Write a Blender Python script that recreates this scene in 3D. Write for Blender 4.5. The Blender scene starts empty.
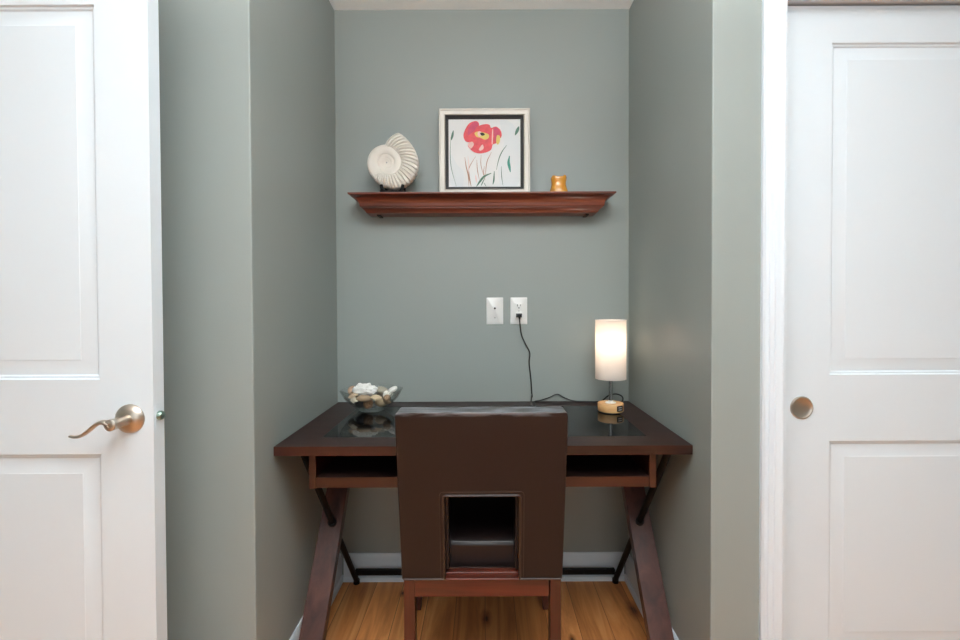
import bpy, bmesh, math, random
from math import sin, cos, pi, radians, sqrt, exp
from mathutils import Vector, Matrix, noise

C = bpy.context.scene.collection
F, VX, VY, EYE = 487.0, 484.0, 300.0, 1.167

def P(px, py, y):
    """the point at distance y that a measured direction of the photograph meets"""
    return Vector(((px-VX)*y/F, y, EYE-(py-VY)*y/F))

# ------------------------------------------------------------------ materials
def new_mat(name):
    m = bpy.data.materials.new(name); m.use_nodes = True
    nt = m.node_tree
    b = nt.nodes['Principled BSDF']
    return m, nt, b

def lin(c):
    c = c/255.0
    return c/12.92 if c <= 0.04045 else ((c+0.055)/1.055)**2.4
def rgb(r, g, b): return (lin(r), lin(g), lin(b), 1)

def plain(name, col, rough=0.5, metal=0.0, coat=0.0, bump=0.0, bscale=200.0, var=0.0, spec=0.5, **kw):
    m, nt, b = new_mat(name)
    b.inputs['Base Color'].default_value = col
    b.inputs['Roughness'].default_value = rough
    b.inputs['Metallic'].default_value = metal
    b.inputs['Coat Weight'].default_value = coat
    b.inputs['Coat Roughness'].default_value = kw.get('coat_rough', 0.1)
    b.inputs['Specular IOR Level'].default_value = spec
    tc = nt.nodes.new('ShaderNodeTexCoord')
    n = nt.nodes.new('ShaderNodeTexNoise'); n.inputs['Scale'].default_value = bscale; n.inputs['Detail'].default_value = 4
    nt.links.new(tc.outputs['Object'], n.inputs['Vector'])
    if bump:
        bp = nt.nodes.new('ShaderNodeBump'); bp.inputs['Strength'].default_value = bump; bp.inputs['Distance'].default_value = kw.get('bdist', 0.001)
        nt.links.new(n.outputs['Fac'], bp.inputs['Height']); nt.links.new(bp.outputs['Normal'], b.inputs['Normal'])
    if var:
        n2 = nt.nodes.new('ShaderNodeTexNoise'); n2.inputs['Scale'].default_value = kw.get('vscale', 6.0); n2.inputs['Detail'].default_value = 5
        nt.links.new(tc.outputs['Object'], n2.inputs['Vector'])
        mx = nt.nodes.new('ShaderNodeMix'); mx.data_type = 'RGBA'
        mx.inputs[6].default_value = tuple(c*(1-var) for c in col[:3])+(1,)
        mx.inputs[7].default_value = tuple(min(1, c*(1+var)) for c in col[:3])+(1,)
        nt.links.new(n2.outputs['Fac'], mx.inputs[0]); nt.links.new(mx.outputs[2], b.inputs['Base Color'])
    return m

def wood(name, cols, axis='X', rough=0.35, coat=0.3, scale=1.0, bump=0.08):
    """grain runs along axis"""
    m, nt, b = new_mat(name)
    tc = nt.nodes.new('ShaderNodeTexCoord')
    mp = nt.nodes.new('ShaderNodeMapping')
    s = {'X': (1.2, 22, 22), 'Y': (22, 1.2, 22), 'Z': (22, 22, 1.2)}[axis]
    mp.inputs['Scale'].default_value = tuple(v*scale for v in s)
    nt.links.new(tc.outputs['Object'], mp.inputs['Vector'])
    n = nt.nodes.new('ShaderNodeTexNoise'); n.inputs['Scale'].default_value = 1.0; n.inputs['Detail'].default_value = 8; n.inputs['Roughness'].default_value = 0.62; n.inputs['Distortion'].default_value = 0.6
    nt.links.new(mp.outputs['Vector'], n.inputs['Vector'])
    r = nt.nodes.new('ShaderNodeValToRGB')
    e = r.color_ramp.elements
    e[0].position = 0.28; e[0].color = cols[0]; e[1].position = 0.74; e[1].color = cols[-1]
    for i, c in enumerate(cols[1:-1]):
        k = e.new(0.28+0.46*(i+1)/(len(cols)-1)); k.color = c
    nt.links.new(n.outputs['Fac'], r.inputs['Fac']); nt.links.new(r.outputs['Color'], b.inputs['Base Color'])
    bp = nt.nodes.new('ShaderNodeBump'); bp.inputs['Strength'].default_value = bump; bp.inputs['Distance'].default_value = 0.001
    nt.links.new(n.outputs['Fac'], bp.inputs['Height']); nt.links.new(bp.outputs['Normal'], b.inputs['Normal'])
    b.inputs['Roughness'].default_value = rough
    b.inputs['Coat Weight'].default_value = coat; b.inputs['Coat Roughness'].default_value = 0.18
    return m

def glass(name, col, rough=0.0, ior=1.5):
    m, nt, b = new_mat(name)
    b.inputs['Base Color'].default_value = col
    b.inputs['Roughness'].default_value = rough
    b.inputs['IOR'].default_value = ior
    b.inputs['Transmission Weight'].default_value = 1.0
    return m

M = {}
def wall_paint(name, col, tex=0.35):
    m, nt, b = new_mat(name)
    b.inputs['Base Color'].default_value = col
    b.inputs['Roughness'].default_value = 0.42
    b.inputs['Specular IOR Level'].default_value = 0.45
    tc = nt.nodes.new('ShaderNodeTexCoord')
    n = nt.nodes.new('ShaderNodeTexNoise'); n.inputs['Scale'].default_value = 260; n.inputs['Detail'].default_value = 3
    n2 = nt.nodes.new('ShaderNodeTexNoise'); n2.inputs['Scale'].default_value = 38; n2.inputs['Detail'].default_value = 3
    nt.links.new(tc.outputs['Object'], n.inputs['Vector']); nt.links.new(tc.outputs['Object'], n2.inputs['Vector'])
    a = nt.nodes.new('ShaderNodeMath'); a.operation = 'ADD'
    nt.links.new(n.outputs['Fac'], a.inputs[0]); nt.links.new(n2.outputs['Fac'], a.inputs[1])
    bp = nt.nodes.new('ShaderNodeBump'); bp.inputs['Strength'].default_value = tex; bp.inputs['Distance'].default_value = 0.0006
    nt.links.new(a.outputs[0], bp.inputs['Height']); nt.links.new(bp.outputs['Normal'], b.inputs['Normal'])
    return m
M['wall'] = wall_paint('sage_grey_paint', rgb(148, 155, 151))
M['ceil'] = plain('ceiling_paint', rgb(250, 252, 252), 0.9, bump=0.8, bscale=120, bdist=0.004)
M['white'] = plain('white_door_paint', rgb(222, 231, 238), 0.38, bump=0.05, bscale=90)
M['white_trim'] = plain('white_trim_paint', rgb(219, 227, 234), 0.4, bump=0.03, bscale=60)
M['nickel'] = plain('brushed_nickel', rgb(196, 186, 174), 0.36, 1.0, bump=0.05, bscale=400)
M['brass'] = plain('latch_metal', rgb(150, 175, 165), 0.3, 1.0)
M['plate'] = plain('white_plastic', rgb(240, 240, 238), 0.3, bump=0.01)
M['hole'] = plain('dark_slot', rgb(20, 20, 20), 0.6)
M['black_plastic'] = plain('black_plastic', rgb(16, 16, 17), 0.4, bump=0.02)
M['screw'] = plain('painted_screw', rgb(196, 196, 194), 0.35, 0.4)
M['leather'] = plain('dark_brown_leather', rgb(33, 24, 24), 0.3, bump=0.12, bscale=420, var=0.10, vscale=5, bdist=0.0004, coat=0.10, coat_rough=0.12, spec=0.28)
def scuff_sheen_leather():
    """the same leather, scuffs and a ceiling highlight painted pale along its top edge"""
    m = M['leather'].copy(); m.name = 'scuff_sheen_brown_leather'; M['leather_back'] = m
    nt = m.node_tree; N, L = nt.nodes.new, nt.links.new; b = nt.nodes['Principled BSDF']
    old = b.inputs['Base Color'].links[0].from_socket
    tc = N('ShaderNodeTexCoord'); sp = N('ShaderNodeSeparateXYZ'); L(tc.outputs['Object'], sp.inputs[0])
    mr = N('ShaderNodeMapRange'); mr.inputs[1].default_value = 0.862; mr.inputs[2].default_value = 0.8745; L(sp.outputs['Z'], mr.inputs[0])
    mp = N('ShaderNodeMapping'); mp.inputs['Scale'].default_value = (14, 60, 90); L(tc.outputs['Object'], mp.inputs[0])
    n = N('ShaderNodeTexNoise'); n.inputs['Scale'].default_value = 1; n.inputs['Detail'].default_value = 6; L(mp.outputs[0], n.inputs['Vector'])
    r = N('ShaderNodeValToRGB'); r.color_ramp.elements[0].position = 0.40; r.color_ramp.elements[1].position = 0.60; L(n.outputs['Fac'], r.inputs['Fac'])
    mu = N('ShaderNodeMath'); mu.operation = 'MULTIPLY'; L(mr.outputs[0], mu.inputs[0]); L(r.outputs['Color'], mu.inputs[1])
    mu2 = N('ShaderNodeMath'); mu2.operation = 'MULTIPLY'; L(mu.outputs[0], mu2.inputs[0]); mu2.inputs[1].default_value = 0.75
    mx = N('ShaderNodeMix'); mx.data_type = 'RGBA'; L(mu2.outputs[0], mx.inputs[0]); L(old, mx.inputs[6]); mx.inputs[7].default_value = rgb(132, 134, 140)  # pale grey stands for scuffs and a painted ceiling highlight
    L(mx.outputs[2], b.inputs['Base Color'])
scuff_sheen_leather()
M['piping'] = plain('dark_brown_piping', rgb(50, 36, 32), 0.28, coat=0.4, bump=0.1)
M['cherryX'] = wood('cherry_wood_across', [rgb(56, 18, 10), rgb(88, 32, 19), rgb(110, 46, 28)], 'X', 0.32, 0.35)
M['cherryZ'] = wood('cherry_wood_upright', [rgb(50, 18, 11), rgb(76, 29, 18), rgb(96, 40, 25)], 'Z', 0.34, 0.3)
M['shelfwood'] = wood('shelf_cherry_wood', [rgb(68, 28, 17), rgb(116, 54, 35), rgb(148, 82, 58)], 'X', 0.3, 0.4)
M['desktop'] = wood('espresso_desk_top', [rgb(32, 18, 16), rgb(44, 26, 23), rgb(58, 36, 32)], 'X', 0.42, 0.0)
M['desktop'].node_tree.nodes['Principled BSDF'].inputs['Specular IOR Level'].default_value = 0.28
M['deskedge'] = wood('reddish_desk_wood', [rgb(34, 14, 9), rgb(58, 24, 15), rgb(78, 36, 23)], 'X', 0.34, 0.3)
M['deskY'] = wood('espresso_desk_side', [rgb(46, 20, 16), rgb(74, 32, 24), rgb(92, 46, 36)], 'Y', 0.36, 0.25)
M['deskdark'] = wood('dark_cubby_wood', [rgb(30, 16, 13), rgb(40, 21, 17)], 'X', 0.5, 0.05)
M['deskleg'] = wood('mahogany_desk_leg', [rgb(50, 25, 20), rgb(74, 39, 32), rgb(92, 54, 45)], 'Z', 0.4, 0.25)
M['blackglass'] = plain('smoked_black_glass', rgb(16, 16, 18), 0.02, spec=0.14)
M['blackmetal'] = plain('black_powder_coat', rgb(13, 12, 12), 0.5, bump=0.05, spec=0.2)
M['bamboo'] = wood('pale_bamboo', [rgb(196, 140, 84), rgb(222, 172, 116), rgb(236, 194, 142)], 'X', 0.45, 0.1)
M['chrome'] = plain('brushed_steel', rgb(190, 190, 190), 0.22, 1.0)
M['fossil'] = plain('pale_fossil_stone', rgb(226, 220, 211), 0.75, bump=0.5, bscale=160, var=0.12, vscale=14)
M['frame'] = plain('champagne_frame', rgb(192, 186, 177), 0.42, metal=0.2, bump=0.05, var=0.05, vscale=20)
M['liner'] = plain('charcoal_liner', rgb(62, 63, 64), 0.7)
M['amber'] = plain('amber_glass', rgb(246, 170, 60), 0.22, coat=0.5, var=0.15, vscale=60)
M['amber'].node_tree.nodes['Principled BSDF'].inputs['Transmission Weight'].default_value = 0.35
def thin_glass():
    m, nt, b = new_mat('clear_glass'); nt.nodes.remove(b)
    t = nt.nodes.new('ShaderNodeBsdfTransparent'); g = nt.nodes.new('ShaderNodeBsdfGlossy'); f0 = nt.nodes.new('ShaderNodeLayerWeight'); f1 = nt.nodes.new('ShaderNodeMath'); f1.operation = 'POWER'; f1.inputs[1].default_value = 3.2; f = nt.nodes.new('ShaderNodeMath'); f.operation = 'MULTIPLY_ADD'; f.inputs[1].default_value = 0.75; f.inputs[2].default_value = 0.035; mx = nt.nodes.new('ShaderNodeMixShader')
    t.inputs[0].default_value = (0.975, 0.985, 0.98, 1); g.inputs['Roughness'].default_value = 0.09; nt.links.new(f0.outputs['Facing'], f1.inputs[0]); nt.links.new(f1.outputs[0], f.inputs[0])
    nt.links.new(f.outputs[0], mx.inputs[0]); nt.links.new(t.outputs[0], mx.inputs[1]); nt.links.new(g.outputs[0], mx.inputs[2])
    nt.links.new(mx.outputs[0], nt.nodes['Material Output'].inputs['Surface'])
    return m
M['glass'] = thin_glass()

def floor_mat():
    m, nt, b = new_mat('hickory_plank_floor')
    N, L = nt.nodes.new, nt.links.new
    tc = N('ShaderNodeTexCoord'); sp = N('ShaderNodeSeparateXYZ'); L(tc.outputs['Object'], sp.inputs[0])
    cb = N('ShaderNodeCombineXYZ'); L(sp.outputs['Y'], cb.inputs[0]); L(sp.outputs['X'], cb.inputs[1])
    br = N('ShaderNodeTexBrick'); br.offset = 0.37; br.inputs['Scale'].default_value = 1.0
    br.inputs['Brick Width'].default_value = 1.35; br.inputs['Row Height'].default_value = 0.112
    br.inputs['Mortar Size'].default_value = 0.0012; br.inputs['Mortar Smooth'].default_value = 0.3
    br.inputs['Color1'].default_value = (0, 0, 0, 1); br.inputs['Color2'].default_value = (1, 1, 1, 1); br.inputs['Mortar'].default_value = (0, 0, 0, 1)
    L(cb.outputs[0], br.inputs['Vector'])
    # plank tone + grain
    mp = N('ShaderNodeMapping'); mp.inputs['Scale'].default_value = (16, 1.3, 1)
    ad = N('ShaderNodeVectorMath'); ad.operation = 'MULTIPLY_ADD'
    L(br.outputs['Color'], ad.inputs[0]); ad.inputs[1].default_value = (3.1, 5.7, 9.0)
    L(tc.outputs['Object'], ad.inputs[2]); L(ad.outputs[0], mp.inputs['Vector'])
    n = N('ShaderNodeTexNoise'); n.inputs['Scale'].default_value = 1.0; n.inputs['Detail'].default_value = 9; n.inputs['Roughness'].default_value = 0.6; n.inputs['Distortion'].default_value = 1.3
    L(mp.outputs[0], n.inputs['Vector'])
    r = N('ShaderNodeValToRGB'); e = r.color_ramp.elements
    e[0].position = 0.25; e[0].color = rgb(158, 94, 50); e[1].position = 0.75; e[1].color = rgb(244, 188, 128)
    k = e.new(0.5); k.color = rgb(216, 148, 88)
    L(n.outputs['Fac'], r.inputs['Fac'])
    tone = N('ShaderNodeMix'); tone.data_type = 'RGBA'; tone.blend_type = 'MULTIPLY'; tone.inputs[0].default_value = 1
    tr = N('ShaderNodeValToRGB'); tr.color_ramp.elements[0].color = (0.80, 0.70, 0.62, 1); tr.color_ramp.elements[1].color = (1.25, 1.2, 1.15, 1)
    L(br.outputs['Color'], tr.inputs['Fac'])
    L(r.outputs['Color'], tone.inputs[6]); L(tr.outputs['Color'], tone.inputs[7])
    # knots
    vo = N('ShaderNodeTexVoronoi'); vo.inputs['Scale'].default_value = 1.0; vo.inputs['Randomness'].default_value = 1
    mk = N('ShaderNodeMapping'); mk.inputs['Scale'].default_value = (4.2, 1.9, 1); mk.inputs['Location'].default_value = (0.13, 0.3, 0)
    L(tc.outputs['Object'], mk.inputs['Vector']); L(mk.outputs[0], vo.inputs['Vector'])
    kr = N('ShaderNodeValToRGB'); kr.color_ramp.elements[0].position = 0.03; kr.color_ramp.elements[0].color = (0.14, 0.08, 0.06, 1)
    kr.color_ramp.elements[1].position = 0.16; kr.color_ramp.elements[1].color = (1, 1, 1, 1)
    L(vo.outputs['Distance'], kr.inputs['Fac'])
    km = N('ShaderNodeMix'); km.data_type = 'RGBA'; km.blend_type = 'MULTIPLY'; km.inputs[0].default_value = 0.85
    L(tone.outputs[2], km.inputs[6]); L(kr.outputs['Color'], km.inputs[7])
    last = km.outputs[2]
    for kx, ky, kr_ in ((0.004, 1.775, 0.020), (0.560, 1.82, 0.024), (-0.33, 1.93, 0.010), (0.30, 1.66, 0.012)):
        sb = N('ShaderNodeVectorMath'); sb.operation = 'SUBTRACT'; sb.inputs[1].default_value = (kx, ky, 0); L(tc.outputs['Object'], sb.inputs[0])
        sc_ = N('ShaderNodeVectorMath'); sc_.operation = 'MULTIPLY'; sc_.inputs[1].default_value = (1, 0.42, 0); L(sb.outputs[0], sc_.inputs[0])
        nn = N('ShaderNodeTexNoise'); nn.inputs['Scale'].default_value = 40; L(tc.outputs['Object'], nn.inputs['Vector'])
        ln = N('ShaderNodeVectorMath'); ln.operation = 'LENGTH'; L(sc_.outputs[0], ln.inputs[0])
        dv = N('ShaderNodeMath'); dv.operation = 'DIVIDE'; L(ln.outputs['Value'], dv.inputs[0]); dv.inputs[1].default_value = kr_*1.6
        ad2 = N('ShaderNodeMath'); ad2.operation = 'MULTIPLY_ADD'; L(nn.outputs['Fac'], ad2.inputs[0]); ad2.inputs[1].default_value = 0.35; L(dv.outputs[0], ad2.inputs[2])
        rr = N('ShaderNodeValToRGB'); rr.color_ramp.elements[0].position = 0.30; rr.color_ramp.elements[0].color = (0.10, 0.06, 0.045, 1)
        rr.color_ramp.elements[1].position = 1.0; rr.color_ramp.elements[1].color = (1, 1, 1, 1); q_ = rr.color_ramp.elements.new(0.5); q_.color = (0.5, 0.36, 0.28, 1)
        L(ad2.outputs[0], rr.inputs['Fac'])
        k2 = N('ShaderNodeMix'); k2.data_type = 'RGBA'; k2.blend_type = 'MULTIPLY'; k2.inputs[0].default_value = 1.0
        L(last, k2.inputs[6]); L(rr.outputs['Color'], k2.inputs[7]); last = k2.outputs[2]
    mo = N('ShaderNodeMix'); mo.data_type = 'RGBA'; mo.inputs[7].default_value = rgb(134, 82, 46)
    L(br.outputs['Fac'], mo.inputs[0]); L(last, mo.inputs[6]); L(mo.outputs[2], b.inputs['Base Color'])
    b.inputs['Roughness'].default_value = 0.42
    bp = N('ShaderNodeBump'); bp.inputs['Strength'].default_value = 0.15; bp.inputs['Distance'].default_value = 0.001
    L(n.outputs['Fac'], bp.inputs['Height']); L(bp.outputs['Normal'], b.inputs['Normal'])
    return m
M['floor'] = floor_mat()

def shade_mat():
    m, nt, b = new_mat('white_linen_shade')
    nt.nodes.remove(b)
    out = nt.nodes['Material Output']
    d = nt.nodes.new('ShaderNodeBsdfDiffuse'); t = nt.nodes.new('ShaderNodeBsdfTranslucent'); mx = nt.nodes.new('ShaderNodeMixShader')
    d.inputs['Color'].default_value = (0.86, 0.84, 0.82, 1); t.inputs['Color'].default_value = (0.86, 0.80, 0.74, 1)
    mx.inputs[0].default_value = 0.55
    tc = nt.nodes.new('ShaderNodeTexCoord'); n = nt.nodes.new('ShaderNodeTexNoise'); mp = nt.nodes.new('ShaderNodeMapping')
    mp.inputs['Scale'].default_value = (200, 200, 900); n.inputs['Scale'].default_value = 1
    nt.links.new(tc.outputs['Object'], mp.inputs[0]); nt.links.new(mp.outputs[0], n.inputs['Vector'])
    bp = nt.nodes.new('ShaderNodeBump'); bp.inputs['Strength'].default_value = 0.2; bp.inputs['Distance'].default_value = 0.0005
    nt.links.new(n.outputs['Fac'], bp.inputs['Height']); nt.links.new(bp.outputs[0], d.inputs['Normal'])
    nt.links.new(d.outputs[0], mx.inputs[1]); nt.links.new(t.outputs[0], mx.inputs[2]); nt.links.new(mx.outputs[0], out.inputs['Surface'])
    return m
M['shade'] = shade_mat()
def emit(name, col, s):
    m, nt, b = new_mat(name)
    b.inputs['Base Color'].default_value = col; b.inputs['Emission Color'].default_value = col; b.inputs['Emission Strength'].default_value = s
    return m

# ------------------------------------------------------------------ mesh helpers
def link(name, bm, mats, parent=None, smooth=True, bevel=0, seg=2, angle=35):
    if not isinstance(mats, (list, tuple)): mats = [mats]
    bmesh.ops.recalc_face_normals(bm, faces=bm.faces[:])
    me = bpy.data.meshes.new(name)
    off = parent_off(parent)
    bmesh.ops.translate(bm, verts=bm.verts[:], vec=-off)
    bm.to_mesh(me); bm.free()
    for m in mats: me.materials.append(m)
    o = bpy.data.objects.new(name, me); C.objects.link(o)
    if parent: o.parent = parent
    if smooth:
        me.shade_smooth() if hasattr(me, 'shade_smooth') else None
        me.set_sharp_from_angle(angle=radians(angle))
    if bevel:
        md = o.modifiers.new('edge', 'BEVEL'); md.width = bevel; md.segments = seg; md.limit_method = 'ANGLE'; md.angle_limit = radians(40); md.harden_normals = True
    return o
def parent_off(p):
    v = Vector((0, 0, 0))
    while p is not None:
        v += p.location; p = p.parent
    return v
def link_at(name, bm, mats, origin, **kw):
    """a top-level mesh with its origin at the given point"""
    bmesh.ops.translate(bm, verts=bm.verts[:], vec=-Vector(origin))
    o = link(name, bm, mats, None, **kw); o.location = origin
    return o
def tag(o, label, cat, group=None):
    o['label'] = label; o['category'] = cat
    if group: o['group'] = group
    return o
def thing(name, loc, label, cat, group=None):
    o = bpy.data.objects.new(name, None); C.objects.link(o); o.location = loc; o.empty_display_size = 0.05
    return tag(o, label, cat, group)
def struct(o):
    o['kind'] = 'structure'; return o

def box(bm, x0, x1, y0, y1, z0, z1, mi=0):
    v = [bm.verts.new(p) for p in ((x0,y0,z0),(x1,y0,z0),(x1,y1,z0),(x0,y1,z0),(x0,y0,z1),(x1,y0,z1),(x1,y1,z1),(x0,y1,z1))]
    for f in ((0,3,2,1),(4,5,6,7),(0,1,5,4),(1,2,6,5),(2,3,7,6),(3,0,4,7)):
        g = bm.faces.new([v[i] for i in f]); g.material_index = mi
    return v
def boxes(*bs):
    bm = bmesh.new()
    for b in bs: box(bm, *b)
    return bm
def beam(bm, a, b, w, h, side=(1,0,0)):
    """rectangular bar from a to b, w along side, h across"""
    a, b = Vector(a), Vector(b); d = (b-a).normalized(); s = Vector(side); s = (s-d*s.dot(d)).normalized(); u = d.cross(s)
    r = []
    for p in (a, b):
        r.append([bm.verts.new(p+s*(w/2*i)+u*(h/2*j)) for i, j in ((-1,-1),(1,-1),(1,1),(-1,1))])
    for i in range(4):
        bm.faces.new((r[0][i], r[0][(i+1)%4], r[1][(i+1)%4], r[1][i]))
    bm.faces.new(r[0][::-1]); bm.faces.new(r[1])
def tube(bm, pts, rad, n=10, cap=True, squash=None):
    pts = [Vector(p) for p in pts]; rings = []
    rads = rad if isinstance(rad, (list, tuple)) else [rad]*len(pts)
    up = Vector((0, 0, 1)); prev = None
    for i, p in enumerate(pts):
        d = (pts[min(i+1, len(pts)-1)]-pts[max(i-1, 0)]).normalized()
        if prev is None:
            s = d.cross(up)
            if s.length < 1e-3: s = d.cross(Vector((1, 0, 0)))
        else: s = prev-d*prev.dot(d)
        s.normalize(); prev = s; u = s.cross(d)
        sq = squash if squash else (1, 1)
        rings.append([bm.verts.new(p+s*(rads[i]*sq[0]*cos(2*pi*k/n))+u*(rads[i]*sq[1]*sin(2*pi*k/n))) for k in range(n)])
    for a, b in zip(rings, rings[1:]):
        for k in range(n): bm.faces.new((a[k], a[(k+1)%n], b[(k+1)%n], b[k]))
    if cap: bm.faces.new(rings[0][::-1]); bm.faces.new(rings[-1])
def spline(ctrl, n=8):
    c = [Vector(p) for p in ctrl]; c = [2*c[0]-c[1]]+c+[2*c[-1]-c[-2]]; out = []
    for i in range(1, len(c)-2):
        p0, p1, p2, p3 = c[i-1:i+3]
        for k in range(n):
            t = k/n
            out.append(0.5*((2*p1)+(p2-p0)*t+(2*p0-5*p1+4*p2-p3)*t*t+(3*p1-p0-3*p2+p3)*t**3))
    out.append(c[-2]); return out
def lathe(bm, prof, cx, cy, n=48, axis='Z', mod=None, closed=False, cz=0, mi=0):
    """prof: list of (r, h); axis Z: h is height; axis Y: h is depth along y"""
    rings = []
    for r, h in prof:
        ring = []
        for k in range(n):
            a = 2*pi*k/n; rr, hh = (r, h) if mod is None else mod(r, h, a)
            p = (cx+rr*cos(a), cy+rr*sin(a), cz+hh) if axis == 'Z' else ((cx+rr*cos(a), cy+hh, cz+rr*sin(a)) if axis == 'Y' else (cx+hh, cy+rr*cos(a), cz+rr*sin(a)))
            ring.append(bm.verts.new(p))
        rings.append(ring)
    prs = list(zip(rings, rings[1:]))
    if closed: prs.append((rings[-1], rings[0]))
    for a, b in prs:
        for k in range(n):
            f = bm.faces.new((a[k], a[(k+1)%n], b[(k+1)%n], b[k])); f.material_index = mi
    if not closed:
        if prof[0][0] > 1e-6: bm.faces.new(rings[0][::-1]).material_index = mi
        if prof[-1][0] > 1e-6: bm.faces.new(rings[-1]).material_index = mi
    bmesh.ops.remove_doubles(bm, verts=bm.verts[:], dist=1e-6)
def extrude_profile_x(bm, prof, x0, x1):
    """prof: closed list of (y, z)"""
    a = [bm.verts.new((x0, y, z)) for y, z in prof]; b = [bm.verts.new((x1, y, z)) for y, z in prof]
    n = len(prof)
    for i in range(n): bm.faces.new((a[i], a[(i+1)%n], b[(i+1)%n], b[i]))
    bm.faces.new(a[::-1]); bm.faces.new(b)
def extrude_profile(bm, prof, fn, t0, t1):
    a = [bm.verts.new(fn(u, v, t0)) for u, v in prof]; b = [bm.verts.new(fn(u, v, t1)) for u, v in prof]
    n = len(prof)
    for i in range(n): bm.faces.new((a[i], a[(i+1)%n], b[(i+1)%n], b[i]))
    bm.faces.new(a[::-1]); bm.faces.new(b)

# ------------------------------------------------------------------ dimensions
YB = 2.03            # alcove back wall
YF = 1.29            # room-side face of the walls beside the alcove
XL, XR = -0.613, 0.603
CEIL = 2.371
RX0, RX1, RY0 = -2.1, 2.3, -2.6

# ------------------------------------------------------------------ room shell
struct(link('floor', boxes((RX0, RX1, RY0, YB+0.12, -0.1, 0)), M['floor']))
struct(link('ceiling', boxes((RX0, RX1, RY0, YB+0.12, CEIL, CEIL+0.1)), M['ceil']))
struct(link('wall_back', boxes((XL-0.0, XR+0.0, YB, YB+0.12, 0, CEIL)), M['wall']))
struct(link('wall_left', boxes((RX0, XL, YF, YB+0.12, 0, CEIL)), M['wall'], bevel=0.004))
DX0, DX1, DTOP = 0.7875, 1.62, 1.968
struct(link('wall_right', boxes((XR, DX0-0.012, YF, YB+0.12, 0, CEIL), (DX0-0.012, DX1+0.012, YF, YF+0.12, DTOP+0.012, CEIL), (DX1+0.012, RX1, YF, YB+0.12, 0, CEIL)), M['wall'], bevel=0.004))
struct(link('wall_room_left', boxes((RX0-0.1, RX0, RY0, YF, 0, CEIL)), M['wall']))
struct(link('wall_room_right', boxes((RX1, RX1+0.1, RY0, YF, 0, CEIL)), M['wall']))
struct(link('wall_rear', boxes((RX0, RX1, RY0-0.1, RY0, 0, CEIL)), M['wall']))

# baseboards (profiled) with shoe moulding
def base_prof():
    return [(0, 0), (0.022, 0), (0.022, 0.010), (0.018, 0.018), (0.013, 0.020), (0.013, 0.078), (0.011, 0.083), (0.0115, 0.088), (0.008, 0.098), (0.007, 0.108), (0.004, 0.112), (0, 0.112)]
bm = bmesh.new(); extrude_profile(bm, base_prof(), lambda u, v, t: (t, YB-u, v), XL+0.022, XR-0.022); struct(link('baseboard_back', bm, M['white_trim']))
bm = bmesh.new(); extrude_profile(bm, base_prof(), lambda u, v, t: (XL+u, t, v), YF, YB); struct(link('baseboard_left', bm, M['white_trim']))
bm = bmesh.new(); extrude_profile(bm, base_prof(), lambda u, v, t: (XR-u, t, v), YF, YB); struct(link('baseboard_right', bm, M['white_trim']))
bm = bmesh.new(); extrude_profile(bm, base_prof(), lambda u, v, t: (t, YF-u, v), RX0, XL); extrude_profile(bm, base_prof(), lambda u, v, t: (t, YF-u, v), XR, 0.731); struct(link('baseboard_front', bm, M['white_trim']))

# door casing + jambs + head around the closet door
bm = bmesh.new()
cas = [(0, 0), (0, 0.011), (0.006, 0.011), (0.010, 0.007), (0.020, 0.008), (0.022, 0.012), (0.034, 0.013), (0.037, 0.017), (0.052, 0.018), (0.056, 0.021), (0.063, 0.021), (0.063, 0)]
cas = [((0.063-u)*0.88, v*0.9) for u, v in cas]     # thick outer bead, thin inner edge
def casing_run(px, closed_pts):
    rings = []
    for (x, z, sx, sz) in closed_pts:
        rings.append([bm.verts.new((x+sx*u, YF-v, z+sz*u)) for u, v in cas])
    n = len(cas)
    for a, b in zip(rings, rings[1:]):
        for i in range(n): bm.faces.new((a[i], a[(i+1)%n], b[(i+1)%n], b[i]))
    bm.faces.new(rings[0][::-1]); bm.faces.new(rings[-1])
casing_run(0, [(DX0, 0, -1, 0), (DX0, DTOP, -1, 1), (DX1, DTOP, 1, 1), (DX1, 0, 1, 0)])
struct(link('trim_1', bm, M['white_trim']))
bm = boxes((DX0-0.012, DX0, YF, YF+0.12, 0, DTOP), (DX1, DX1+0.012, YF, YF+0.12, 0, DTOP), (DX0-0.012, DX1+0.012, YF, YF+0.12, DTOP, DTOP+0.012))
struct(link('trim_2', bm, M['white_trim']))

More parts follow.
